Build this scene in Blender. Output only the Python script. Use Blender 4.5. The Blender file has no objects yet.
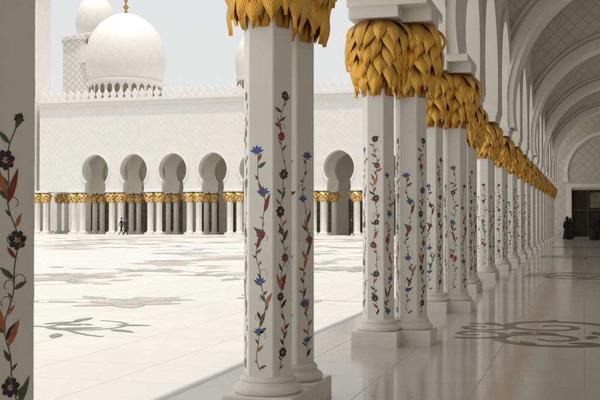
import bpy, bmesh, math, random
from mathutils import Vector, Matrix
R = random.Random(7)
sc = bpy.context.scene
col = sc.collection
pi = math.pi

# ------------------------------------------------------------------ materials
def new_mat(name, color, rough=0.5, metal=0.0, spec=0.5):
    m = bpy.data.materials.new(name); m.use_nodes = True
    b = m.node_tree.nodes['Principled BSDF']
    b.inputs['Base Color'].default_value = (*color, 1)
    b.inputs['Roughness'].default_value = rough
    b.inputs['Metallic'].default_value = metal
    b.inputs['Specular IOR Level'].default_value = spec
    return m, m.node_tree, b

def mth(nt, op, a, b=None, c=None):
    n = nt.nodes.new('ShaderNodeMath'); n.operation = op
    for i, v in enumerate((a, b, c)):
        if v is None: continue
        if isinstance(v, (int, float)): n.inputs[i].default_value = v
        else: nt.links.new(v, n.inputs[i])
    return n.outputs[0]

def mixc(nt, fac, a, b, mode='MIX'):
    n = nt.nodes.new('ShaderNodeMix'); n.data_type = 'RGBA'; n.blend_type = mode
    for idx, v in ((0, fac), (6, a), (7, b)):
        if isinstance(v, (int, float)): n.inputs[idx].default_value = v
        elif isinstance(v, tuple): n.inputs[idx].default_value = (*v, 1)
        else: nt.links.new(v, n.inputs[idx])
    return n.outputs[2]

def noise(nt, scale, detail=4, vec=None, dist=0.0):
    n = nt.nodes.new('ShaderNodeTexNoise'); n.inputs['Scale'].default_value = scale
    n.inputs['Detail'].default_value = detail; n.inputs['Distortion'].default_value = dist
    if vec is not None: nt.links.new(vec, n.inputs['Vector'])
    return n.outputs['Fac']

def geopos(nt):
    return nt.nodes.new('ShaderNodeNewGeometry').outputs['Position']

def ramp(nt, fac, p0, p1):
    n = nt.nodes.new('ShaderNodeMapRange'); n.inputs[1].default_value = p0; n.inputs[2].default_value = p1
    nt.links.new(fac, n.inputs[0]); return n.outputs[0]

def bump(nt, bsdf, h, strength, dist):
    n = nt.nodes.new('ShaderNodeBump'); n.inputs['Strength'].default_value = strength
    n.inputs['Distance'].default_value = dist
    nt.links.new(h, n.inputs['Height']); nt.links.new(n.outputs[0], bsdf.inputs['Normal'])

def marble(name, c1, c2, rough=0.3, sc_=2.0):
    m, nt, b = new_mat(name, c1, rough)
    p = geopos(nt)
    f = ramp(nt, noise(nt, sc_, 6, p, 1.2), 0.42, 0.72)
    nt.links.new(mixc(nt, f, c1, c2), b.inputs['Base Color'])
    r = ramp(nt, noise(nt, 6, 3, p), 0.3, 0.7)
    nt.links.new(mth(nt, 'MULTIPLY_ADD', r, 0.15, rough), b.inputs['Roughness'])
    return m

def lattice(name, c1, c2, p, lw=0.06, depth=0.02, bst=0.6):
    m, nt, b = new_mat(name, c1, 0.55)
    pos = geopos(nt)
    s = nt.nodes.new('ShaderNodeSeparateXYZ'); nt.links.new(pos, s.inputs[0])
    u = mth(nt, 'ADD', s.outputs[0], s.outputs[1]); v = s.outputs[2]
    def line(x):
        f = mth(nt, 'FRACT', mth(nt, 'DIVIDE', x, p))
        d = mth(nt, 'ABSOLUTE', mth(nt, 'SUBTRACT', f, 0.5))
        return ramp(nt, d, 0.5 - lw, 0.5 - lw * 0.4)
    l1 = line(mth(nt, 'ADD', u, v)); l2 = line(mth(nt, 'SUBTRACT', u, v))
    L = mth(nt, 'MAXIMUM', l1, l2)
    n_ = ramp(nt, noise(nt, 1.2, 5, pos), 0.35, 0.75)
    base = mixc(nt, n_, c1, tuple(x * 0.93 for x in c1))
    nt.links.new(mixc(nt, L, base, c2), b.inputs['Base Color'])
    bump(nt, b, mth(nt, 'SUBTRACT', 1.0, L), bst, depth)
    return m

def tiles(name, c1, c2, mortar, w, h, rough, roughvar, msize=0.006, offs=0.0, c3=None, vein=0.2, spec=0.5):
    m, nt, b = new_mat(name, c1, rough, 0.0, spec)
    pos = geopos(nt)
    br = nt.nodes.new('ShaderNodeTexBrick')
    br.offset = offs; br.squash = 1.0
    nt.links.new(pos, br.inputs['Vector'])
    br.inputs['Color1'].default_value = (*c1, 1); br.inputs['Color2'].default_value = (*c2, 1)
    br.inputs['Mortar'].default_value = (*mortar, 1)
    br.inputs['Scale'].default_value = 1.0
    br.inputs['Brick Width'].default_value = w; br.inputs['Row Height'].default_value = h
    br.inputs['Mortar Size'].default_value = msize; br.inputs['Mortar Smooth'].default_value = 0.2
    br.inputs['Bias'].default_value = 0.0
    n1 = ramp(nt, noise(nt, 1.7, 7, pos, 1.5), 0.4, 0.75)
    c = mixc(nt, mth(nt, 'MULTIPLY', n1, vein), br.outputs['Color'], tuple(x * 0.8 for x in c1))
    n3 = ramp(nt, noise(nt, 0.12, 4, pos), 0.35, 0.7)
    c = mixc(nt, mth(nt, 'MULTIPLY', n3, 0.3), c, c3 or tuple(x * 0.9 for x in c2))
    nt.links.new(c, b.inputs['Base Color'])
    n2 = ramp(nt, noise(nt, 2.3, 4, pos), 0.3, 0.7)
    rr = mth(nt, 'ADD', mth(nt, 'MULTIPLY_ADD', n2, roughvar, rough), mth(nt, 'MULTIPLY', br.outputs['Fac'], 0.3))
    nt.links.new(rr, b.inputs['Roughness'])
    bump(nt, b, mth(nt, 'SUBTRACT', 1.0, br.outputs['Fac']), 0.3, 0.002)
    return m

M_shaft = marble('white_marble', (0.90, 0.87, 0.805), (0.86, 0.825, 0.755), 0.28, 1.6)
M_base = marble('white_marble_base', (0.87, 0.835, 0.77), (0.80, 0.765, 0.70), 0.3, 3)
M_plain = marble('white_plaster', (0.90, 0.865, 0.795), (0.87, 0.83, 0.76), 0.5, 1.0)
M_dome = lattice('dome_marble', (0.82, 0.81, 0.785), (0.77, 0.76, 0.735), 1.4, 0.05, 0.02, 0.3)
M_drum = marble('drum_marble', (0.82, 0.805, 0.775), (0.78, 0.765, 0.735), 0.5, 0.6)
M_lat = lattice('lattice_relief', (0.89, 0.85, 0.78), (0.73, 0.685, 0.605), 0.62, 0.04, 0.02, 0.7)
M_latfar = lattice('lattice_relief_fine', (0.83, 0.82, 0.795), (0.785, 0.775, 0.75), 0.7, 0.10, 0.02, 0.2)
M_court = tiles('courtyard_marble', (0.655, 0.65, 0.63), (0.62, 0.615, 0.595), (0.43, 0.425, 0.40), 1.2, 1.2, 0.42, 0.2, 0.010, 0.0, (0.595, 0.59, 0.57))
M_floor = tiles('polished_marble_tiles', (0.68, 0.65, 0.595), (0.645, 0.615, 0.56), (0.45, 0.425, 0.375), 1.05, 1.05, 0.10, 0.04, 0.006, 0.0, (0.61, 0.58, 0.525), 0.15, 0.55)
M_sand = marble('sandy_ground', (0.42, 0.36, 0.28), (0.36, 0.31, 0.24), 0.9, 0.3)
M_dark = marble('dark_opening', (0.02, 0.016, 0.012), (0.03, 0.022, 0.016), 0.5, 1.5)
M_wood = marble('brown_wood', (0.11, 0.075, 0.045), (0.08, 0.055, 0.035), 0.45, 3)
M_screen = marble('bronze_screen', (0.27, 0.23, 0.15), (0.11, 0.125, 0.07), 0.45, 1.2)
M_backwall = lattice('shaded_wall', (0.70, 0.645, 0.555), (0.58, 0.53, 0.45), 0.8, 0.08, 0.02)  # end wall: walkway shade put into a darker taupe
M_backplain = marble('shaded_plaster', (0.82, 0.755, 0.645), (0.75, 0.68, 0.57), 0.7, 0.4)  # arcade interior: its shade is baked into the beige
def flat(name, c, r=0.35):
    m, nt, b = new_mat(name, c, r)
    f = ramp(nt, noise(nt, 30, 3, geopos(nt)), 0.3, 0.7)
    nt.links.new(mixc(nt, f, c, tuple(x * 0.65 for x in c)), b.inputs['Base Color'])
    return m
I_green = flat('inlay_green', (0.11, 0.15, 0.05))
I_dark = flat('inlay_dark', (0.045, 0.022, 0.045))
I_red = flat('inlay_red', (0.32, 0.045, 0.03))
I_orange = flat('inlay_orange', (0.62, 0.20, 0.07))
I_blue = flat('inlay_blue', (0.06, 0.14, 0.42))
F_green = flat('floor_inlay_green', (0.39, 0.41, 0.35), 0.4)
F_leaf = flat('walkway_inlay_green', (0.13, 0.14, 0.085), 0.2)
F_olive = flat('walkway_inlay_olive', (0.11, 0.105, 0.055), 0.2)
F_pink = flat('floor_inlay_pink', (0.62, 0.49, 0.43), 0.4)
F_ochre = flat('floor_inlay_ochre', (0.60, 0.54, 0.44), 0.4)
F_grey = flat('floor_inlay_grey', (0.50, 0.50, 0.47), 0.4)
F_scroll = flat('floor_inlay_scroll', (0.25, 0.265, 0.225), 0.4)
C_black = flat('black_cloth', (0.012, 0.011, 0.012), 0.8)
C_navy = flat('navy_cloth', (0.03, 0.035, 0.05), 0.8)
C_white = flat('white_cloth', (0.6, 0.58, 0.55), 0.8)
C_skin = flat('skin', (0.42, 0.25, 0.17), 0.5)
C_hair = flat('dark_hair', (0.02, 0.014, 0.01), 0.6)

def gold_mat(name, hi, lo, dark, rough, metal):
    m, nt, b = new_mat(name, hi, rough, metal)
    uv = nt.nodes.new('ShaderNodeUVMap').outputs[0]
    s = nt.nodes.new('ShaderNodeSeparateXYZ'); nt.links.new(uv, s.inputs[0])
    au = mth(nt, 'ABSOLUTE', mth(nt, 'SUBTRACT', s.outputs[0], 0.5))
    ph = mth(nt, 'MULTIPLY_ADD', s.outputs[1], 66.0, mth(nt, 'MULTIPLY', au, -54.0))
    w = mth(nt, 'MULTIPLY_ADD', mth(nt, 'SINE', ph), 0.5, 0.5)
    rib = ramp(nt, au, 0.0, 0.08)
    h = mth(nt, 'MULTIPLY', w, rib)
    pos = geopos(nt)
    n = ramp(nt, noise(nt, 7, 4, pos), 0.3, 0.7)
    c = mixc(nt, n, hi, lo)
    root_shade = ramp(nt, s.outputs[1], 0.45, 0.05)
    c = mixc(nt, mth(nt, 'MULTIPLY', root_shade, 0.7), c, tuple(x * .6 for x in dark))  # brown shadow painted on leaf roots and the core behind them
    c = mixc(nt, mth(nt, 'MULTIPLY', mth(nt, 'SUBTRACT', 1.0, h), 0.22), c, dark)  # same brown shadow painted into the rib grooves
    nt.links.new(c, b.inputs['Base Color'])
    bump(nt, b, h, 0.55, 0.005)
    return m
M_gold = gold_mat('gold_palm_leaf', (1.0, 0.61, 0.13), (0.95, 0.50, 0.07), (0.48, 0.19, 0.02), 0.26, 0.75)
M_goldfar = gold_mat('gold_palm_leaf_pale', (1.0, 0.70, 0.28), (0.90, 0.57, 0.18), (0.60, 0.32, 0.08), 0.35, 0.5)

# ------------------------------------------------------------------ mesh helpers
def mesh_from(name, verts, faces, mats, fm=None, smooth=False, uvs=None):
    me = bpy.data.meshes.new(name)
    me.from_pydata([tuple(v) for v in verts], [], faces)
    for m in mats: me.materials.append(m)
    if fm:
        for p, i in zip(me.polygons, fm): p.material_index = i
    if smooth:
        for p in me.polygons: p.use_smooth = True
    if uvs:
        ul = me.uv_layers.new(name='UVMap')
        for p in me.polygons:
            for li in p.loop_indices:
                ul.data[li].uv = uvs[me.loops[li].vertex_index]
    me.update()
    return me

def obj(name, me, parent=None, loc=(0, 0, 0), rot=0.0, kind=None, label=None, category=None, group=None):
    o = bpy.data.objects.new(name, me); col.objects.link(o)
    o.location = loc; o.rotation_euler = (0, 0, rot)
    if parent: o.parent = parent
    for k, v in (('kind', kind), ('label', label), ('category', category), ('group', group)):
        if v: o[k] = v
    return o

class MB:
    def __init__(s): s.v = []; s.f = []; s.m = []
    def add(s, vs, fs, m=0):
        k = len(s.v); s.v += [tuple(v) for v in vs]
        for f in fs: s.f.append([i + k for i in f]); s.m.append(m)
    def box(s, x0, x1, y0, y1, z0, z1, m=0):
        vs = [(x0,y0,z0),(x1,y0,z0),(x1,y1,z0),(x0,y1,z0),(x0,y0,z1),(x1,y0,z1),(x1,y1,z1),(x0,y1,z1)]
        s.add(vs, [(0,3,2,1),(4,5,6,7),(0,1,5,4),(1,2,6,5),(2,3,7,6),(3,0,4,7)], m)
    def bbox(s, x0, x1, y0, y1, z0, z1, b, m=0):
        ring = []
        for z, i in ((z0, 0), (z1 - b, 0), (z1, b)):
            a0, a1, b0, b1 = x0 + i, x1 - i, y0 + i, y1 - i
            c = b * 0.8
            ring.append([(a0+c,b0,z),(a1-c,b0,z),(a1,b0+c,z),(a1,b1-c,z),(a1-c,b1,z),(a0+c,b1,z),(a0,b1-c,z),(a0,b0+c,z)])
        vs = sum(ring, []); fs = []
        for k in range(2):
            for i in range(8):
                j = (i + 1) % 8
                fs.append((k*8+i, k*8+j, k*8+8+j, k*8+8+i))
        fs.append(tuple(range(16, 24)))
        fs.append(tuple(reversed(range(0, 8))))
        s.add(vs, fs, m)
    def lathe(s, prof, n, m=0, cx=0, cy=0, cap=True):
        vs = []; fs = []
        for r, z in prof:
            for i in range(n):
                a = 2 * pi * i / n
                vs.append((cx + r * math.cos(a), cy + r * math.sin(a), z))
        for k in range(len(prof) - 1):
            for i in range(n):
                j = (i + 1) % n
                fs.append((k*n+i, k*n+j, (k+1)*n+j, (k+1)*n+i))
        if cap:
            fs.append(tuple(range((len(prof)-1)*n, len(prof)*n)))
            fs.append(tuple(reversed(range(0, n))))
        s.add(vs, fs, m)
    def mesh(s, name, mats, smooth=False): return mesh_from(name, s.v, s.f, mats, s.m, smooth)

def auto_smooth(me, ang=35):
    for p in me.polygons: p.use_smooth = True
    me.set_sharp_from_angle(angle=math.radians(ang))
    return me

def arch_pts(c, r, zc, z0, n=14):
    pts = []
    a0 = math.asin((z0 - zc) / r); a1 = math.acos(c / r)
    for i in range(n + 1):
        a = a0 + (a1 - a0) * i / n
        pts.append((r * math.cos(a) - c, zc + r * math.sin(a)))
    pts[-1] = (0.0, zc + math.sqrt(r * r - c * c))
    return pts + [(-x, z) for x, z in reversed(pts[:-1])]

def extrude_poly(mb, poly, t0, t1, mp, m=0):
    n = len(poly)
    vs = [mp(u, v, t0) for u, v in poly] + [mp(u, v, t1) for u, v in poly]
    fs = [tuple(range(n)), tuple(reversed(range(n, 2 * n)))]
    for i in range(n):
        j = (i + 1) % n
        fs.append((i, i + n, j + n, j))
    mb.add(vs, fs, m)

def arch_bay(mb, centre, half, z0, ztop, arch, t0, t1, mp, m=0):
    poly = [(centre + half, z0), (centre + half, ztop), (centre - half, ztop), (centre - half, z0)]
    a = [(centre + x, z) for x, z in arch]
    poly = poly + list(reversed(a))
    n = len(poly)
    vs = [mp(u, v, t0) for u, v in poly] + [mp(u, v, t1) for u, v in poly]
    fs = [tuple(range(n)), tuple(reversed(range(n, 2 * n)))]
    for i in range(n):
        j = (i + 1) % n
        if i in (0, 2): continue
        fs.append((i, i + n, j + n, j))
    mb.add(vs, fs, m)

def arch_band(mb, centre, arch_in, arch_out, t0, t1, mp, m=0):
    n = len(arch_in)
    for i in range(n - 1):
        q = [arch_in[i], arch_in[i+1], arch_out[i+1], arch_out[i]]
        vs = [mp(centre + u, v, t0) for u, v in q] + [mp(centre + u, v, t1) for u, v in q]
        fs = [(0,1,2,3), (7,6,5,4), (0,4,5,1), (2,6,7,3)]
        if i == 0: fs.append((0,3,7,4))
        if i == n - 2: fs.append((1,5,6,2))
        mb.add(vs, fs, m)

# ------------------------------------------------------------------ floral strand on shaft faces
def leaf2d(cx, cy, ang, L, W):
    pts = [(0,0),(0.25*L,W*0.42),(0.55*L,W*0.5),(0.82*L,W*0.25),(L,0.02*L),(0.8*L,-W*0.2),(0.5*L,-W*0.42),(0.22*L,-W*0.35)]
    ca, sa = math.cos(ang), math.sin(ang)
    return [(cx + x*ca - y*sa, cy + x*sa + y*ca) for x, y in pts]
def petal2d(cx, cy, ang, L, W):
    pts = [(0.2*L,0),(0.40*L,W*0.32),(0.68*L,W*0.5),(0.88*L,W*0.36),(L,W*0.02),(0.9*L,-W*0.36),(0.68*L,-W*0.5),(0.40*L,-W*0.3)]
    ca, sa = math.cos(ang), math.sin(ang)
    return [(cx + x*ca - y*sa, cy + x*sa + y*ca) for x, y in pts]

def strand(variant, rng, top):
    out = []
    v0 = 0.40
    A = {'A': .020, 'B': .034, 'C': .026, 'D': .024}[variant] * rng.uniform(.85, 1.2)
    k = 2*pi / ({'A': .66, 'B': .85, 'C': .58, 'D': .7}[variant] * rng.uniform(.9, 1.1)); ph = rng.uniform(0, 6)
    fx = lambda v: A * math.sin(k * v + ph) + .009 * math.sin(2.6 * k * v + 1)
    n = 80
    for i in range(n):
        v = v0 + (top - v0) * i / n; w_ = v0 + (top - v0) * (i + 1) / n
        out.append(([(fx(v)-.0028, v), (fx(v)+.0028, v), (fx(w_)+.0028, w_), (fx(w_)-.0028, w_)], 1))
    fl = []
    v = top - 0.01; step = {'A': .40, 'B': .46, 'C': .48, 'D': .40}[variant]
    while v > v0 + 0.04:
        fl.append(v); v -= step * rng.uniform(0.7, 1.3)
    if variant == 'D': fl = [2.15, 1.96, 1.60, 0.94, 0.55]
    v = v0 + 0.02; side = 1
    while v < top - 0.03:
        L = rng.uniform(0.035, 0.10); a = pi/2 - side * rng.uniform(0.35, 1.15)
        r = rng.random()
        mi = 1 if r < 0.55 else 2 if r < 0.62 else 3 if r < 0.74 else 5
        out.append((leaf2d(fx(v), v, a, L, L*rng.uniform(.27, .40)), mi))
        v += rng.uniform(0.035, 0.11)
        if rng.random() < .8: side = -side
    for q in range(6 if variant == 'D' else 5):
        v = rng.uniform(v0 + .05, top - .25); s_ = rng.choice((-1, 1))
        out.append((leaf2d(fx(v), v, pi/2 - s_*rng.uniform(.25, .5), rng.uniform(.12, .18), 0.036), rng.choice((5, 3, 1, 5))))
    for q in range(5):
        v = rng.uniform(v0 + .1, top - .15); s_ = rng.choice((-1, 1)); x0 = fx(v); pr = (x0, v)
        rr = rng.uniform(.025, .042)
        for i in range(1, 9):
            a = i / 8 * 4.2
            p = (x0 + s_ * rr * (1 - math.cos(a)) * .8, v + rr * math.sin(a) * (1 - i / 20))
            dx, dy = p[0] - pr[0], p[1] - pr[1]; l = math.hypot(dx, dy) or 1; ex, ey = -dy / l * .0016, dx / l * .0016
            out.append(([(pr[0]-ex, pr[1]-ey), (p[0]-ex, p[1]-ey), (p[0]+ex, p[1]+ey), (pr[0]+ex, pr[1]+ey)], 1)); pr = p
    for j, v in enumerate(fl):
        x = fx(v) + rng.uniform(-.014, .014)
        if variant == 'B': pc = 4 if j % 3 != 2 else 3
        elif variant == 'A': pc = 3 if j % 3 == 1 else 2
        elif variant == 'D': pc = 2
        else: pc = rng.choice((2, 3, 3, 4))
        sz = rng.uniform(.9, 1.2)
        if variant == 'D' and j == 0: sz = .6
        if pc == 4:
            for q in range(5):
                a = pi/2 + (q - 2) * .62
                out.append((leaf2d(x, v - .012, a, 0.056*sz, 0.024*sz), 4))
            for q in (-1, 1): out.append((leaf2d(x, v - .012, -pi/2 + q * .7, .03, .014), 1))
            out.append(([(x + .008*math.cos(t*pi/3), v - .008 + .008*math.sin(t*pi/3)) for t in range(6)], 5))
        else:
            for q in range(7):
                a = q * 2 * pi / 7 + sz
                out.append((petal2d(x, v, a, 0.042*sz, 0.026*sz), pc))
            out.append(([(x + .0075*math.cos(t*pi/4), v + .0075*math.sin(t*pi/4)) for t in range(8)], 5 if pc == 2 else 2))
    return out

HR = 0.218; AP = HR * math.cos(pi / 6)
def shaft_mesh(name, order, seed):
    rng = random.Random(seed)
    mb = MB()
    def ring(z, s=1.0):
        r = []
        for i in range(6):
            a = i * pi / 3
            for d in (-0.03, 0.03):
                rr = HR * s * (math.cos(pi/6) / math.cos(pi/6 - abs(d)))
                r.append((rr * math.cos(a + d), rr * math.sin(a + d), z))
        return r
    zs = [0.34, 3.42]
    vs = ring(zs[0]) + ring(zs[1]); n = 12
    fs = [(i, (i+1) % n, n + (i+1) % n, n + i) for i in range(n)] + [tuple(range(n, 2*n)), tuple(reversed(range(n)))]
    mb.add(vs, fs, 0)
    for i in range(6):
        a = (i + 0.5) * pi / 3
        nx, ny = math.cos(a), math.sin(a); tx, ty = -ny, nx
        var = order[i]
        top = {'A': 2.76, 'B': 2.28, 'C': 2.62, 'D': 2.16}[var]
        kk = 0
        for pts, mi in strand(var, rng, top):
            off = AP + 0.0012 + (0.0006 if len(pts) > 4 else 0) + (kk % 11) * 0.00008
            kk += 1
            mb.add([(nx*off + tx*u, ny*off + ty*u, v) for u, v in pts], [tuple(range(len(pts)))], mi)
    return mb.mesh(name, [M_shaft, I_green, I_dark, I_red, I_blue, I_orange])

# ------------------------------------------------------------------ gold palm capital
CAP = [(0.0, .235), (.12, .27), (.28, .315), (.45, .36), (.62, .395), (.78, .41), (.90, .385), (.98, .31), (1.03, .20)]
def prof(h):
    if h <= 0: return CAP[0][1]
    for (h0, r0), (h1, r1) in zip(CAP, CAP[1:]):
        if h <= h1: return r0 + (r1 - r0) * (h - h0) / (h1 - h0)
    return CAP[-1][1]
def capital_mesh(name, seed, rows=7, per=10, seg=10, acr=4, wid=1.0, mat=None):
    rng = random.Random(seed)
    V = []; F = []; U = []
    def leaf(a0, h, L, W, flare, twist, lift):
        k = len(V)
        for i in range(seg + 1):
            t = i / seg
            hh = h - L * t
            rr = prof(hh) - 0.045 + lift * math.sin(pi * min(1, t * 0.85)) + flare * t ** 2.2
            env = (0.40 + 0.60 * math.sin(pi * min(t * 0.9 + 0.12, 1.0))) * (1.0 if t < 0.45 else max(0.02, 1 - ((t - .45) / .55) ** 1.6))
            w = W * env
            for j in range(acr + 1):
                s = j / acr - 0.5
                ang = a0 + twist * t + s * w / max(rr, 0.1)
                rad = rr + 0.036 * (1 - (2 * abs(s)) ** 1.1) - 0.012
                V.append((rad * math.cos(ang), rad * math.sin(ang), 3.33 + hh)); U.append((j / acr, t))
        for i in range(seg):
            for j in range(acr):
                a = k + i * (acr + 1) + j
                F.append((a, a + 1, a + acr + 2, a + acr + 1))
    for r in range(rows):
        h = 1.02 - r * 0.66 / (rows - 1)
        for i in range(per):
            a = 2 * pi * (i + 0.5 * (r % 2)) / per + rng.uniform(-.09, .09)
            L = rng.uniform(0.33, 0.47)
            leaf(a, h + rng.uniform(-.03, .03), min(L, h + rng.uniform(0.0, .06)), wid*rng.uniform(.175, .225), rng.uniform(.02, .09), rng.uniform(-.25, .25), rng.uniform(.05, .09))
    k = len(V)
    n = 20
    core = [(0.0, .205)] + [(h, r - 0.055) for h, r in CAP[1:]]
    for h, r in core:
        for i in range(n):
            a = 2 * pi * i / n
            V.append((r * math.cos(a), r * math.sin(a), 3.33 + h)); U.append((0.5, 0.0))
    for q in range(len(core) - 1):
        for i in range(n):
            j = (i + 1) % n
            F.append((k+q*n+i, k+q*n+j, k+(q+1)*n+j, k+(q+1)*n+i))
    F.append(tuple(k + (len(core)-1)*n + i for i in range(n)))
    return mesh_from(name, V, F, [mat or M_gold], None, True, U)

def plinth_mesh():
    mb = MB(); mb.bbox(-.31, .31, -.31, .31, -.05, .20, .012)
    return mb.mesh('plinth', [M_base])
def base_mesh(n=40):
    mb = MB()
    pr = [(.27,.19)] + [(.257 + .037*math.cos(t), .235 + .037*math.sin(t)) for t in [(-1.2 + 2.4*i/8) for i in range(9)]]
    pr += [(.246, .285), (.238, .300)] + [(.229 + .014*math.cos(t), .318 + .014*math.sin(t)) for t in [(-1.2 + 2.4*i/5) for i in range(6)]] + [(.222, .345), (.218, .355), (.15, .356)]
    mb.lathe(pr, n)
    return auto_smooth(mb.mesh('base_moulding', [M_base]), 50)
def impost_mesh():
    mb = MB(); mb.bbox(-.335, .335, -.335, .335, 4.34, 4.52, .012)
    return mb.mesh('impost', [M_plain])

ME_pl = plinth_mesh(); ME_ba = base_mesh(); ME_im = impost_mesh()
ME_sh = [shaft_mesh('shaft_a', 'ABCABA', 3), shaft_mesh('shaft_b', 'CABBCB', 11), shaft_mesh('shaft_c', 'BCACAB', 23)]
ME_sh0 = shaft_mesh('shaft_d', 'ABCADD', 31)
ME_cap = [capital_mesh('capital_a', 5), capital_mesh('capital_b', 9)]
ME_capf = capital_mesh('capital_far', 4, 5, 7, 5, 2, 1.35)
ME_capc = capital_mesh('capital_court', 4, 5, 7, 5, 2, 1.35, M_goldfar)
def shaft_far():
    mb = MB(); mb.lathe([(HR, .34), (HR, 3.42)], 6)
    return mb.mesh('shaft_far', [M_shaft])
ME_shf = shaft_far()
ME_baf = base_mesh(12)

def column(x, y, var, far=False, psc=1.0, label=None, group='gold capital marble columns of the arcade', sc_=1.0, shaft=None, cap=None):
    e = obj('marble_column', None, loc=(x, y, 0), label=label, category='column', group=group)
    e.empty_display_size = 0.3
    if sc_ != 1.0: e.scale = (sc_, sc_, 1)
    p = obj('plinth', ME_pl, e); p.scale = (1, 1, psc)
    obj('base_moulding', ME_baf if far else ME_ba, e)
    obj('shaft', shaft or (ME_shf if far else ME_sh[var % 3]), e)
    obj('capital', cap or (ME_capf if far else ME_cap[var % 2]), e, rot=(var * 0.9))
    im = obj('impost', ME_im, e, loc=(0, 0, -(1 - psc)))
    if sc_ != 1.0: im.scale = (.8, .8, 1)
    return e

XR = -2.64; PITCH = 4.94; Y1 = 8.64
NP = 18
LBL = 'white hexagonal marble column with floral inlay, gold palm capital, on square plinth'
for n in range(-1, NP):
    yc = Y1 + PITCH * (n - 1)
    if n in (2, 3):
        y0 = 13.22 if n == 2 else 18.10
        column(XR - .02, y0, n, label=LBL, psc=1.0)
        column(XR + .37, y0 + .33, n + 1, label=LBL, psc=.985)
    else:
        far = n > 9
        column(XR, yc - .37, n + 2, far=far, label=LBL)
        column(XR, yc + .37, n, far=far, label=LBL, shaft=ME_sh0 if n == 0 else None)

# ------------------------------------------------------------------ near arcade wall with arches
ROOF = 14.0
mpY = lambda u, v, t: (t, u, v)
mpX = lambda u, v, t: (u, t, v)
XW0, XW1 = -2.98, -2.30
arc = arch_pts(.35, 2.26, 5.45, 4.6)
arco = arch_pts(.35, 2.40, 5.45, 4.6); arco2 = arch_pts(.35, 2.56, 5.45, 4.6); arco3 = arch_pts(.35, 2.63, 5.45, 4.6)
w = obj('arcade_wall', None, label='white marble arcade wall with pointed arches along the covered walkway', category='arcade')
mb = MB()
ys = [Y1 + PITCH * (n + .5 - 1) for n in range(-5, NP - 1)]
mt = MB()
arch_band(mt, 0, [(x*0.985, z) for x, z in arc], arco, XW0 - .04, XW1 + .05, mpY)
arch_band(mt, 0, arco, arco2, XW0 - .015, XW1 + .02, mpY)
arch_band(mt, 0, arco2, arco3, XW0 - .07, XW1 + .09, mpY)
ME_av = auto_smooth(mt.mesh('archivolt', [M_plain]), 30)
for yc in ys:
    arch_bay(mb, yc, PITCH / 2, 4.6, ROOF, arc, XW0, XW1, mpY)
    obj('archivolt', ME_av, w, loc=(0, yc, 0))
obj('wall', mb.mesh('arcade_wall', [M_lat]), w)
ym0, ym1 = ys[0] - PITCH/2, ys[-1] + PITCH/2
for n in range(-4, NP):
    yc = Y1 + PITCH*(n-1)
    mi_ = MB(); mi_.bbox(XW0 - .03, XW1 + (.36 if n == 2 else .34 if n == 3 else .03), yc - .74, yc + .74, 4.49, 4.62, .008)
    obj('impost_block', mi_.mesh('impost_block', [M_plain]), w)
def merlons(mb, a, b, pitch, mp, z0, h, t0, t1):
    n = int((b - a) / pitch)
    for i in range(n):
        c = a + (i + .5) * pitch; s = pitch * .40
        poly = [(c-s*.55, z0), (c+s*.55, z0), (c+s*.6, z0+h*.25), (c+s, z0+h*.42), (c+s*.85, z0+h*.62), (c+s*.35, z0+h*.75), (c, z0+h), (c-s*.35, z0+h*.75), (c-s*.85, z0+h*.62), (c-s, z0+h*.42), (c-s*.6, z0+h*.25)]
        extrude_poly(mb, poly, t0, t1, mp)
mm = MB()
mm.box(XW0 - .15, XW0 + .3, ym0, ym1, ROOF - .3, ROOF + .1)
merlons(mm, ym0, ym1, .8, mpY, ROOF + .1, 1.0, XW0 - .05, XW0 + .15)
obj('parapet', mm.mesh('parapet', [M_plain]), w)

# transverse arches
XC = 1.72; HALF = 4.06
A_ = lambda r: arch_pts(.42, r, 5.3, 4.6, 26)
clip = lambda pts: [(max(-HALF, min(HALF, x)), z) for x, z in pts]
mb = MB(); arch_bay(mb, XC, HALF + .04, 4.6, 12.1, clip(A_(4.37)), -.70, .70, mpX)
ME_tp = mb.mesh('arch_panel', [M_lat])
mb = MB()
arch_band(mb, XC, clip([(x*.985, z) for x, z in A_(4.37)]), clip(A_(4.50)), -.80, .80, mpX)
arch_band(mb, XC, clip(A_(4.50)), clip(A_(4.78)), -.90, .90, mpX)
arch_band(mb, XC, clip(A_(4.78)), clip(A_(4.90)), -.76, .76, mpX)
arch_band(mb, XC, clip(A_(4.90)), clip(A_(4.99)), -.84, .84, mpX)
ME_tm = auto_smooth(mb.mesh('arch_moulding', [M_plain]), 30)
for n in [3, 6, 9, 12, 15]:
    yc = Y1 + PITCH*(n-1)
    e = obj('transverse_arch', None, loc=(0, yc, 0), label='wide pointed white marble arch spanning the walkway with lattice relief', category='arch', group='arches spanning the walkway')
    obj('arch_panel', ME_tp, e); obj('arch_moulding', ME_tm, e)

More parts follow.
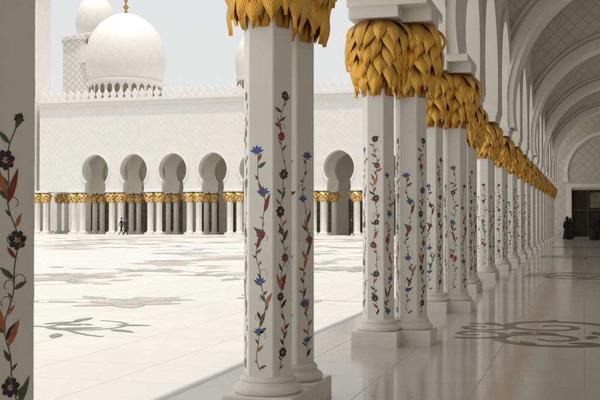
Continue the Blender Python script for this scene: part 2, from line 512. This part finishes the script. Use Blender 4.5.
mb = MB(); mb.box(5.80, 6.4, ym0, 93.0, 0, ROOF)
for n in range(-4, NP):
    yc = Y1 + PITCH*(n-1)
    mb.bbox(5.62, 5.82, yc-.5, yc+.5, 0, 4.6, .03)
obj('side_wall', mb.mesh('side_wall', [M_lat]), label='long white marble wall closing the covered walkway', category='wall')
mb = MB(); mb.box(XW1 - .02, 5.82, ym0, 92.0, 12.05, 12.4)
obj('walkway_roof', mb.mesh('walkway_roof', [M_lat]), label='flat white ceiling slab over the covered walkway', category='roof')
YE = 92.0
e = obj('end_wall', None, label='patterned wall with tall dark doorway closing the walkway', category='wall')
mb = MB()
dz = [(2.75, 0.0), (2.75, 4.2), (-2.75, 4.2), (-2.75, 0.0)]
arch_bay(mb, XC, 4.4, 0.0, 13.0, dz, YE, YE + .6, mpX)
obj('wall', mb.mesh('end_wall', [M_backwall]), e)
mb = MB()
a1 = arch_pts(.4, 3.5, 5.6, 4.9, 18); a2 = arch_pts(.4, 3.8, 5.6, 4.9, 18)
arch_band(mb, XC, a1, a2, YE - .15, YE - .002, mpX)
obj('wall_arch_moulding', auto_smooth(mb.mesh('wall_arch', [M_plain]), 30), e)
mb = MB()
for s in (-1, 1):
    x = XC + s * 2.95
    mb.bbox(x - .18, x + .18, YE - .2, YE - .003, 0, 4.4, .02)
mb.box(XC - 3.13, XC + 3.13, YE - .2, YE - .003, 4.4, 4.75)
obj('door_frame', mb.mesh('door_frame', [M_plain]), e)
mb = MB()
for i in range(5):
    x = XC - 2.75 + 5.5 * i / 4
    mb.box(x - .06, x + .06, YE + .3, YE + .4, 0, 4.2)
for z in (0.05, 2.4, 4.15): mb.box(XC - 2.75, XC + 2.75, YE + .28, YE + .42, z - .06, z + .06)
mb.box(XC - 2.8, XC + 2.8, YE + .45, YE + .5, 0, 4.25, 1)  # near-black sheet painting the darkness inside the doorway
for i in (1, 2): mb.box(XC - 2.75 + 1.375*i + .15, XC - 2.75 + 1.375*(i+1) - .15, YE + .43, YE + .445, 2.6, 3.95, 2)
obj('door', mb.mesh('door', [M_wood, M_dark, M_screen]), e)

# ------------------------------------------------------------------ far arcade across the courtyard
D = 95.0; S = 4.38; X0 = -49.3
w = obj('courtyard_arcade', None, label='long white arcade with keyhole arches and crenellated parapet facing the courtyard', category='arcade')
fi = arch_pts(.2, 1.75, 6.62, 5.45, 14); fo = arch_pts(.2, 1.93, 6.62, 5.45, 14)
fa = [(1.22, 4.45), (1.16, 5.2)] + fi + [(-1.16, 5.2), (-1.22, 4.45)]
mb = MB(); mt = MB(); mq = MB()
arch_band(mt, 0, [(a*.985, b) for a, b in fi], fo, D - .07, D + .97, mpX)
ME_fv = auto_smooth(mt.mesh('far_archivolt', [M_drum]), 30)
xs = [X0 + S * i for i in range(-1, 11)]
xl, xr = xs[0] - S/2, xs[-1] + S/2
for x in xs:
    arch_bay(mq, x, S/2, 4.45, 13.2, fa, D + 4.6, D + 5.4, mpX)
    if x < X0 - 1:
        mb.box(x - S/2, x + S/2, D, D + .9, 4.45, 13.9)
        continue
    arch_bay(mb, x, S/2, 4.45, 13.9, fa, D, D + .9, mpX)
    obj('archivolt', ME_fv, w, loc=(x, 0, 0))
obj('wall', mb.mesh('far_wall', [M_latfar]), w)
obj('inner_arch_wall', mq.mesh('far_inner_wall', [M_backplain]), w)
mb = MB()
mb.box(xl, xr, D - .25, D + 1.1, 13.9, 14.2); mb.box(xl, xr, D - .10, D + 1.0, 13.2, 13.3)
merlons(mb, xl, xr, .82, mpX, 14.2, 1.0, D - .12, D + .12)
obj('parapet', mb.mesh('far_parapet', [M_drum]), w)
for x in [X0 + S*(i-.5) for i in range(-1, 12)]:
    mb = MB(); mb.bbox(x - 1.02, x + 1.02, D - .12, D + 1.02, 4.38, 4.6, .03)
    obj('impost_block', mb.mesh('far_impost', [M_drum]), w)
mb = MB(); mb.box(xl, xr, D + .9, D + 11, 13.25, 13.5)
obj('roof_slab', mb.mesh('far_roof', [M_plain]), w)
mb = MB(); mb.box(xl, xr, D + 10, D + 10.6, 0, 13.2, 0)
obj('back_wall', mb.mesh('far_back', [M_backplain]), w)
for x in xs:
    mb = MB()
    mb.box(x - 1.2, x + 1.2, D + 9.95, D + 9.998, 0.0, 3.6, 1)
    for q in (-1.25, -.6, 0, .6, 1.25): mb.box(x + q - .05, x + q + .05, D + 9.88, D + 9.96, 0.0, 3.7, 0)
    for q in (1.2, 2.5, 3.65): mb.box(x - 1.3, x + 1.3, D + 9.89, D + 9.955, q - .05, q + .05, 0)
    obj('door', mb.mesh('far_door', [M_wood, M_screen]), w)
FL = 'slim white marble column with gold palm capital in the courtyard arcade'
for i in range(-1, 12):
    x = X0 + S * (i - .5)
    for dx in (-.50, .50):
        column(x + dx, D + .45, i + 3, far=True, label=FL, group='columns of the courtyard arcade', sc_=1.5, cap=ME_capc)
    for dx in (-.45, .45):
        column(x + dx, D + 5.0, i + 4, far=True, label=FL, group='columns of the courtyard arcade', sc_=1.3, cap=ME_capc)

def tower(name, cx, cy, hw, h, label):
    e = obj(name, None, label=label, category='tower')
    mb = MB(); mb.bbox(cx-hw, cx+hw, cy-hw, cy+hw, 0, h, .15)
    obj('wall', mb.mesh(name, [M_latfar]), e)
    mb = MB(); mb.bbox(cx-hw-.12, cx+hw+.12, cy-hw-.12, cy+hw+.12, 27, 27.4, .08)
    obj('string_course', mb.mesh(name+'_band', [M_drum]), e)
    mb = MB(); mb.bbox(cx-hw-.5, cx+hw+.5, cy-hw-.5, cy+hw+.5, h, h+.7, .2); mb.lathe([(hw*.8,h+.69),(hw*.8,h+7),(hw*.5,h+8),(hw*.3,h+10),(.05,h+12)], 8, 0, cx, cy)
    obj('upper_gallery', mb.mesh(name+'_top', [M_drum]), e)
tower('minaret', -58.45, 97.5, 1.6, 38, 'tall square white marble minaret beside the courtyard arcade')

# domes
def dome(cx, cy, r, zb, zt, drum0, label):
    e = obj('dome', None, loc=(cx, cy, 0), label=label, category='dome')
    H = zt - zb
    pr = []
    key = [(0,.90),(.06,.945),(.15,.98),(.27,1.0),(.38,.995),(.50,.965),(.60,.91),(.70,.82),(.79,.705),(.86,.58),(.92,.43),(.96,.29),(.985,.15),(1.0,.03)]
    for h, q in key: pr.append((q * r, zb + h * H))
    mb = MB(); mb.lathe(pr, 72)
    obj('dome_shell', auto_smooth(mb.mesh('dome_shell', [M_dome]), 60), e)
    mb = MB()
    mb.lathe([(r*.90, drum0), (r*.90, zb-.55), (r*.97, zb-.5), (r*.98, zb-.25), (r*.93, zb-.2), (r*.93, zb+.02)], 48)
    mb.lathe([(r*1.05, drum0), (r*1.05, zb - H*.32), (r*.9, zb - H*.30)], 48)
    for i in range(28):
        a = 2*pi*i/28; c, s = math.cos(a), math.sin(a)
        ww = r * .06; z0, z1 = zb - H*.28, zb - .7
        mid = Vector((c*r*.905, s*r*.905, 0)); t = Vector((-s, c, 0))
        pts = [mid - t*ww + Vector((0,0,z0)), mid + t*ww + Vector((0,0,z0)), mid + t*ww + Vector((0,0,z1-ww)), mid + Vector((0,0,z1)), mid - t*ww + Vector((0,0,z1-ww))]
        off = Vector((c, s, 0)) * .02
        mb.add([p + off for p in pts], [(0,1,2,3,4)], 1)
    obj('drum', auto_smooth(mb.mesh('drum', [M_drum, M_screen]), 40), e)
    k = r / 5.2
    mb = MB(); mb.lathe([(.35*k, zt-.1), (.18*k, zt+.25*k), (.1*k, zt+.35*k), (.42*k, zt+.75*k), (.1*k, zt+1.15*k), (.1*k, zt+1.3*k), (.26*k, zt+1.6*k), (.07*k, zt+1.9*k), (.03*k, zt+3.0*k)], 16)
    obj('finial', mb.mesh('finial', [M_goldfar], True), e)
dome(-57.9, 120, 5.2, 19.6, 28.7, 13.5, 'large white marble dome with windowed drum and gold finial')
dome(-77.9, 150, 3.25, 32.0, 38.8, 27, 'white marble dome on a tall pavilion behind the arcade')
dome(-49.8, 150, 3.3, 24.0, 31.5, 13.5, 'smaller white marble dome with gold finial behind the arcade')
M_latpav = lattice('pavilion_lattice', (0.82, 0.81, 0.78), (0.62, 0.61, 0.58), 1.1, 0.12, 0.04, 0.6)
e = obj('pavilion', None, label='white octagonal pavilion block with lattice walls under a dome', category='building')
mb = MB(); mb.lathe([(4.4, 0), (4.4, 30.8), (4.7, 30.9), (4.7, 31.5), (4.2, 31.6)], 8, 0, -79.6, 151)
obj('wall', mb.mesh('pavilion', [M_latpav]), e)
mb = MB(); mb.box(-74, -40, 113, 135, 0, 14.2)
obj('hall', mb.mesh('hall', [M_latfar]), label='low white marble hall block carrying the domes', category='building')
mb = MB(); mb.box(-60, -38, 140, 160, 0, 14.0)
obj('hall', mb.mesh('hall_b', [M_latfar]), label='low white marble hall block carrying the domes', category='building')

# ------------------------------------------------------------------ ground
mb = MB(); mb.add([(-1500,-1500,-.06),(1500,-1500,-.06),(1500,1500,-.06),(-1500,1500,-.06)], [(0,1,2,3)])
obj('ground', mb.mesh('ground', [M_sand]), kind='structure')
mb = MB(); mb.add([(-75,-40,-.012),(-3.6,-40,-.012),(-3.6,106,-.012),(-75,106,-.012)], [(0,1,2,3)])
obj('courtyard_floor', mb.mesh('courtyard_floor', [M_court]), kind='structure')
XS = -3.76
mb = MB(); mb.box(XS, 6.4, ym0, 96.0, -.05, 0.0)
obj('walkway_floor', mb.mesh('walkway_floor', [M_floor]), kind='structure')

def ribbon(mb, pts, w0, w1, z, m):
    n = len(pts)
    L = []
    for i in range(n):
        a = Vector(pts[max(0, i-1)]); b = Vector(pts[min(n-1, i+1)])
        d = (b - a).normalized(); nn = Vector((-d.y, d.x)); w_ = (w0 + (w1-w0)*i/(n-1)) / 2
        p = Vector(pts[i]); L.append((p + nn*w_, p - nn*w_))
    vs = []
    for a, b in L: vs += [(a.x, a.y, z), (b.x, b.y, z)]
    mb.add(vs, [(2*i, 2*i+1, 2*i+3, 2*i+2) for i in range(n-1)], m)
def spiral(cx, cy, r0, r1, a0, turns, n=40):
    return [(cx + (r0+(r1-r0)*i/n)*math.cos(a0+turns*2*pi*i/n), cy + (r0+(r1-r0)*i/n)*math.sin(a0+turns*2*pi*i/n)) for i in range(n+1)]
def leafflat(mb, x, y, a, L, W, z, m):
    p = leaf2d(x, y, a, L, W)
    mb.add([(u, v, z) for u, v in p], [tuple(range(len(p)))], m)

zz = [0.0]
def nz(base):
    zz[0] = (zz[0] + 0.00007) % 0.002
    return base + zz[0]
mb = MB()
for (cx, cy, s) in ((0.45, 15.3, 1.0), (0.6, 30.5, 1.0), (0.4, 45.3, 1.0), (0.5, 60, 1)):
    for sx in (-1, 1):
        for sy in (-1, 1):
            ribbon(mb, [(cx + sx*(p[0]), cy + sy*(p[1])) for p in spiral(.95, .80, .10, .90, 0.4, 1.35)], .08, .22, nz(.002), 0)
            ribbon(mb, [(cx + sx*(p[0]), cy + sy*(p[1])) for p in spiral(2.0, .45, .08, .55, 2.4, -1.2)], .08, .16, nz(.002), 0)
            for q in range(5):
                a = q * 1.2 + .2
                leafflat(mb, cx + sx*(.95+.8*math.cos(a)), cy + sy*(.75+.8*math.sin(a)), (a+.7) if sx*sy > 0 else pi-(a+.7), .44, .20, nz(.004), q % 2)
    for q in range(8):
        leafflat(mb, cx, cy, q*pi/4, .34, .15, nz(.006), 1)
obj('walkway_inlay', mb.mesh('walkway_inlay', [F_olive, F_leaf]), kind='structure')

rng = random.Random(21)
mb = MB(); CZ = -.008
def vine(x, y, ang, length, w, mats, leafL):
    pts = []; a = ang; k = rng.uniform(-.25, .25); px, py_ = x, y
    n = int(length / .35)
    for i in range(n):
        pts.append((px, py_)); px += .35*math.cos(a); py_ += .35*math.sin(a)
        k += rng.uniform(-.05, .05); k = max(-.3, min(.3, k)); a += k * .7
        if i % 4 == 2:
            s_ = 1 if (i // 4) % 2 else -1
            leafflat(mb, px, py_, a + s_*rng.uniform(.5, 1.0), leafL*rng.uniform(.6, 1.1), leafL*.46, nz(CZ), rng.choice(mats))
    if len(pts) > 2: ribbon(mb, pts, w, w*.6, nz(CZ), mats[0])
    return px, py_
def flower(x, y, r, n, m, m2):
    for q in range(n):
        leafflat(mb, x, y, q*2*pi/n + .2, r, r*.58, nz(CZ+.0005), m)
    for q in range(n):
        leafflat(mb, x, y, (q+.5)*2*pi/n + .2, r*.5, r*.3, nz(CZ+.003), m2)
ribbon(mb, spiral(-7.7, 14.3, .2, .85, 1.0, 1.1), .11, .07, nz(CZ), 5)
ribbon(mb, [(-9.2+.28*i, 13.6+.5*math.sin(i*.5)) for i in range(10)], .11, .07, nz(CZ), 5)
for (x, y, a, L) in ((-7.9,13.8,.5,.8),(-7.2,14.6,.1,.6),(-8.6,13.7,2.4,.7),(-7.0,14.0,-.5,.6),(-8.1,14.9,1.6,.7),(-7.5,13.3,-1.2,.6),(-8.4,14.4,.9,.7),(-7.7,14.4,2.9,.6)):
    leafflat(mb, x, y, a, L, L*.36, nz(CZ+.001), 5)
for i in range(56):
    Yp = 19 + (i / 56) ** 1.05 * 66 + rng.uniform(-1, 1)
    lo = -.60*Yp - 3; hi = -6.5
    Xp = rng.uniform(lo, hi)
    sc2 = 0.7 + Yp/50
    pal = rng.choice(((4,0,2),(4,2,0),(2,3,4),(3,1,4),(4,0,3)))
    vine(Xp, Yp, rng.uniform(-1.2, 1.2) + (pi if rng.random() < .5 else 0), rng.uniform(2.5, 5.5)*sc2, .05*sc2, pal, .95*sc2)
    flower(Xp, Yp, rng.uniform(.65, 1.15)*sc2, rng.choice((5,6,8)), rng.choice((1,0,3,4,1)), rng.choice((0,4,2)))
obj('courtyard_inlay', mb.mesh('courtyard_inlay', [F_green, F_pink, F_ochre, F_pink, F_grey, F_scroll]), kind='structure')

# ------------------------------------------------------------------ people
def skin_body(name, joints, edges, mats, zones):
    me = bpy.data.meshes.new(name)
    me.from_pydata([j[0] for j in joints], edges, [])
    o = bpy.data.objects.new(name + '_tmp', me); col.objects.link(o)
    sm = o.modifiers.new('s', 'SKIN')
    for i, j in enumerate(joints):
        me.skin_vertices[0].data[i].radius = j[1] if isinstance(j[1], tuple) else (j[1], j[1])
        me.skin_vertices[0].data[i].use_root = (i == 0)
    ss = o.modifiers.new('u', 'SUBSURF'); ss.levels = 2; ss.render_levels = 2
    dg = bpy.context.evaluated_depsgraph_get()
    m2 = bpy.data.meshes.new_from_object(o.evaluated_get(dg))
    bpy.data.objects.remove(o)
    m2.materials.clear()
    for m in mats: m2.materials.append(m)
    for p in m2.polygons:
        p.use_smooth = True; p.material_index = zones(p.center)
    return m2
def person_mesh(name, stride, mats, arm=0.12):
    s = stride
    J = [((0,0,.95), (.155,.105)), ((0,0,1.12), (.14,.10)), ((0,0,1.32), (.17,.11)), ((0,0,1.45), (.07,.06)),
         ((0,.01,1.52), .052), ((0,.02,1.60), (.072,.085)), ((0,.02,1.68), (.07,.085)),
         ((.18,0,1.40), .055), ((.22,-arm,1.13), .043), ((.21,arm*.8,.90), .03), ((.21,arm*1.1,.80), (.022,.035)),
         ((-.18,0,1.40), .055), ((-.22,arm,1.13), .043), ((-.21,arm*1.4,.90), .03), ((-.21,arm*1.7,.80), (.022,.035)),
         ((.09,s*.4,.52), .068), ((.09,s,.09), .042), ((.09,s+.14,.04), (.04,.03)),
         ((-.09,-s*.2,.52), .068), ((-.09,-s,.11), .042), ((-.09,-s+.13,.04), (.04,.03)), ((.10,0,.86), .09), ((-.10,0,.86), .09)]
    E = [(0,1),(1,2),(2,3),(3,4),(4,5),(5,6),(2,7),(7,8),(8,9),(9,10),(2,11),(11,12),(12,13),(13,14),(0,21),(21,15),(15,16),(16,17),(0,22),(22,18),(18,19),(19,20)]
    def zone(c):
        if c.z > 1.47: return 2
        if abs(c.x) > .17 and c.z < .93: return 2
        if c.z < .96: return 1
        return 0
    return skin_body(name, J, E, mats, zone)
def hair_mesh(name, mat, scarf=False):
    mb = MB()
    if not scarf:
        mb.lathe([(.085,1.60),(.098,1.65),(.095,1.71),(.07,1.755),(.03,1.775)], 16, 0, 0, -.005)
    else:
        mb.lathe([(.22,1.36),(.17,1.43),(.11,1.50),(.112,1.58),(.118,1.66),(.105,1.73),(.06,1.785),(.01,1.80)], 20, 0, 0, -.005)
    return mb.mesh(name, [mat], True)
def robe_mesh(name, mat):
    V = []; F = []; n = 40
    prof_ = [(0.03,.33),(.3,.30),(.6,.255),(.9,.215),(1.1,.19),(1.25,.20),(1.36,.215),(1.43,.15),(1.47,.09)]
    for z, r in prof_:
        for i in range(n):
            a = 2*pi*i/n; f = 1 + .07*math.sin(a*7+z*1.5)*(1-z/1.5)
            V.append((r*f*math.cos(a), r*f*.72*math.sin(a), z))
    for k in range(len(prof_)-1):
        for i in range(n):
            j = (i+1) % n; F.append((k*n+i, k*n+j, (k+1)*n+j, (k+1)*n+i))
    mbx = MB(); mbx.v = V; mbx.f = [list(f) for f in F]; mbx.m = [0]*len(F)
    for s in (-1, 1):
        pts = [Vector((s*.17,0,1.40)), Vector((s*.24,.0,1.12)), Vector((s*.22,.10,.88))]
        rr = [.07, .075, .09]; vs = []
        for p, r in zip(pts, rr):
            for i in range(12):
                a = 2*pi*i/12; vs.append((p.x + r*math.cos(a), p.y + r*math.sin(a), p.z))
        mbx.add(vs, [(q*12+i, q*12+(i+1) % 12, (q+1)*12+(i+1) % 12, (q+1)*12+i) for q in range(2) for i in range(12)], 0)
    return mbx.mesh(name, [mat], True)
PM = {'walkA': person_mesh('body_a', .27, [C_navy, C_black, C_skin]),
      'walkB': person_mesh('body_b', .20, [C_white, C_navy, C_skin]),
      'stand': person_mesh('body_c', .03, [C_black, C_black, C_skin], .05)}
HM = hair_mesh('hair', C_hair); SM = hair_mesh('headscarf', C_black, True); RM = robe_mesh('robe', C_black)
def person(x, y, rot, kind, label, z=0.0, s=1.0):
    e = obj('person', None, loc=(x, y, z), rot=rot, label=label, category='person', group='visitors')
    e.scale = (s, s, s)
    if kind == 'robe':
        obj('body', PM['stand'], e); obj('robe', RM, e); obj('headscarf', SM, e)
    else:
        obj('body', PM[kind], e); obj('hair', HM, e)
def at(px, Y):
    t = (px - 300) / 1000; c, s_ = .962, .2731
    return Y * (t*c - s_) / (c + t*s_)
person(at(121.5, 91), 91, pi/2, 'walkA', 'person in dark clothes walking across the courtyard', -.01)
person(at(126, 91.5), 91.5, pi/2, 'walkA', 'person in dark clothes walking across the courtyard', -.01, .97)
person(at(73, 98), 98, -pi/2, 'walkB', 'person in white shirt walking under the arches', -.01)
person(at(198, 97.5), 97.5, 0.4, 'stand', 'person in black standing under the arches', -.01)
person(at(351.5, 92.5), 92.5, 1.4, 'walkA', 'person in dark clothes walking along the arcade', -.01)
person(at(567, 80), 80, 3.4, 'robe', 'person in long black robe and headscarf standing', 0, 1.02)
person(at(570, 83), 83, 2.4, 'robe', 'person in long black robe and headscarf standing', 0, .96)
person(at(594, 78), 78, 3.0, 'robe', 'person in long black robe and headscarf standing', 0)
person(at(598, 80), 80, 4.0, 'robe', 'person in long black robe and headscarf standing', 0, 1.04)

# ------------------------------------------------------------------ light
dirv = Vector((-.055, .16, -1.0)).normalized()
sun = bpy.data.lights.new('sun', 'SUN'); sun.energy = 2.75; sun.angle = math.radians(.5); sun.color = (1.0, .965, .90)
so = bpy.data.objects.new('sun', sun); col.objects.link(so)
so.rotation_euler = dirv.to_track_quat('-Z', 'Y').to_euler(); so.location = (0, 0, 60)
wd = bpy.data.worlds.new('World'); sc.world = wd; wd.use_nodes = True
nt = wd.node_tree; bg = nt.nodes['Background']; bg.inputs['Strength'].default_value = .15
sk = nt.nodes.new('ShaderNodeTexSky'); sk.sky_type = 'NISHITA'; sk.sun_disc = False
sk.sun_elevation = math.radians(80.4); sk.sun_rotation = math.radians(161)
sk.dust_density = 2.0; sk.air_density = 1.0; sk.ozone_density = 1.0
# desert haze: the clear sky veiled by a pale, nearly even layer
c = mixc(nt, 0.90, sk.outputs[0], (5.4, 5.35, 5.25))
nt.links.new(c, bg.inputs['Color'])

cam = bpy.data.cameras.new('camera'); co = bpy.data.objects.new('camera', cam); col.objects.link(co)
cam.lens = 60; cam.sensor_width = 36; cam.clip_end = 5000; cam.clip_start = .05
co.location = (0, 0, 1.7)
co.rotation_euler = (math.radians(91.03), 0, math.radians(15.85))
sc.camera = co
sc.view_settings.view_transform = 'Standard'; sc.view_settings.look = 'None'; sc.view_settings.exposure = 0
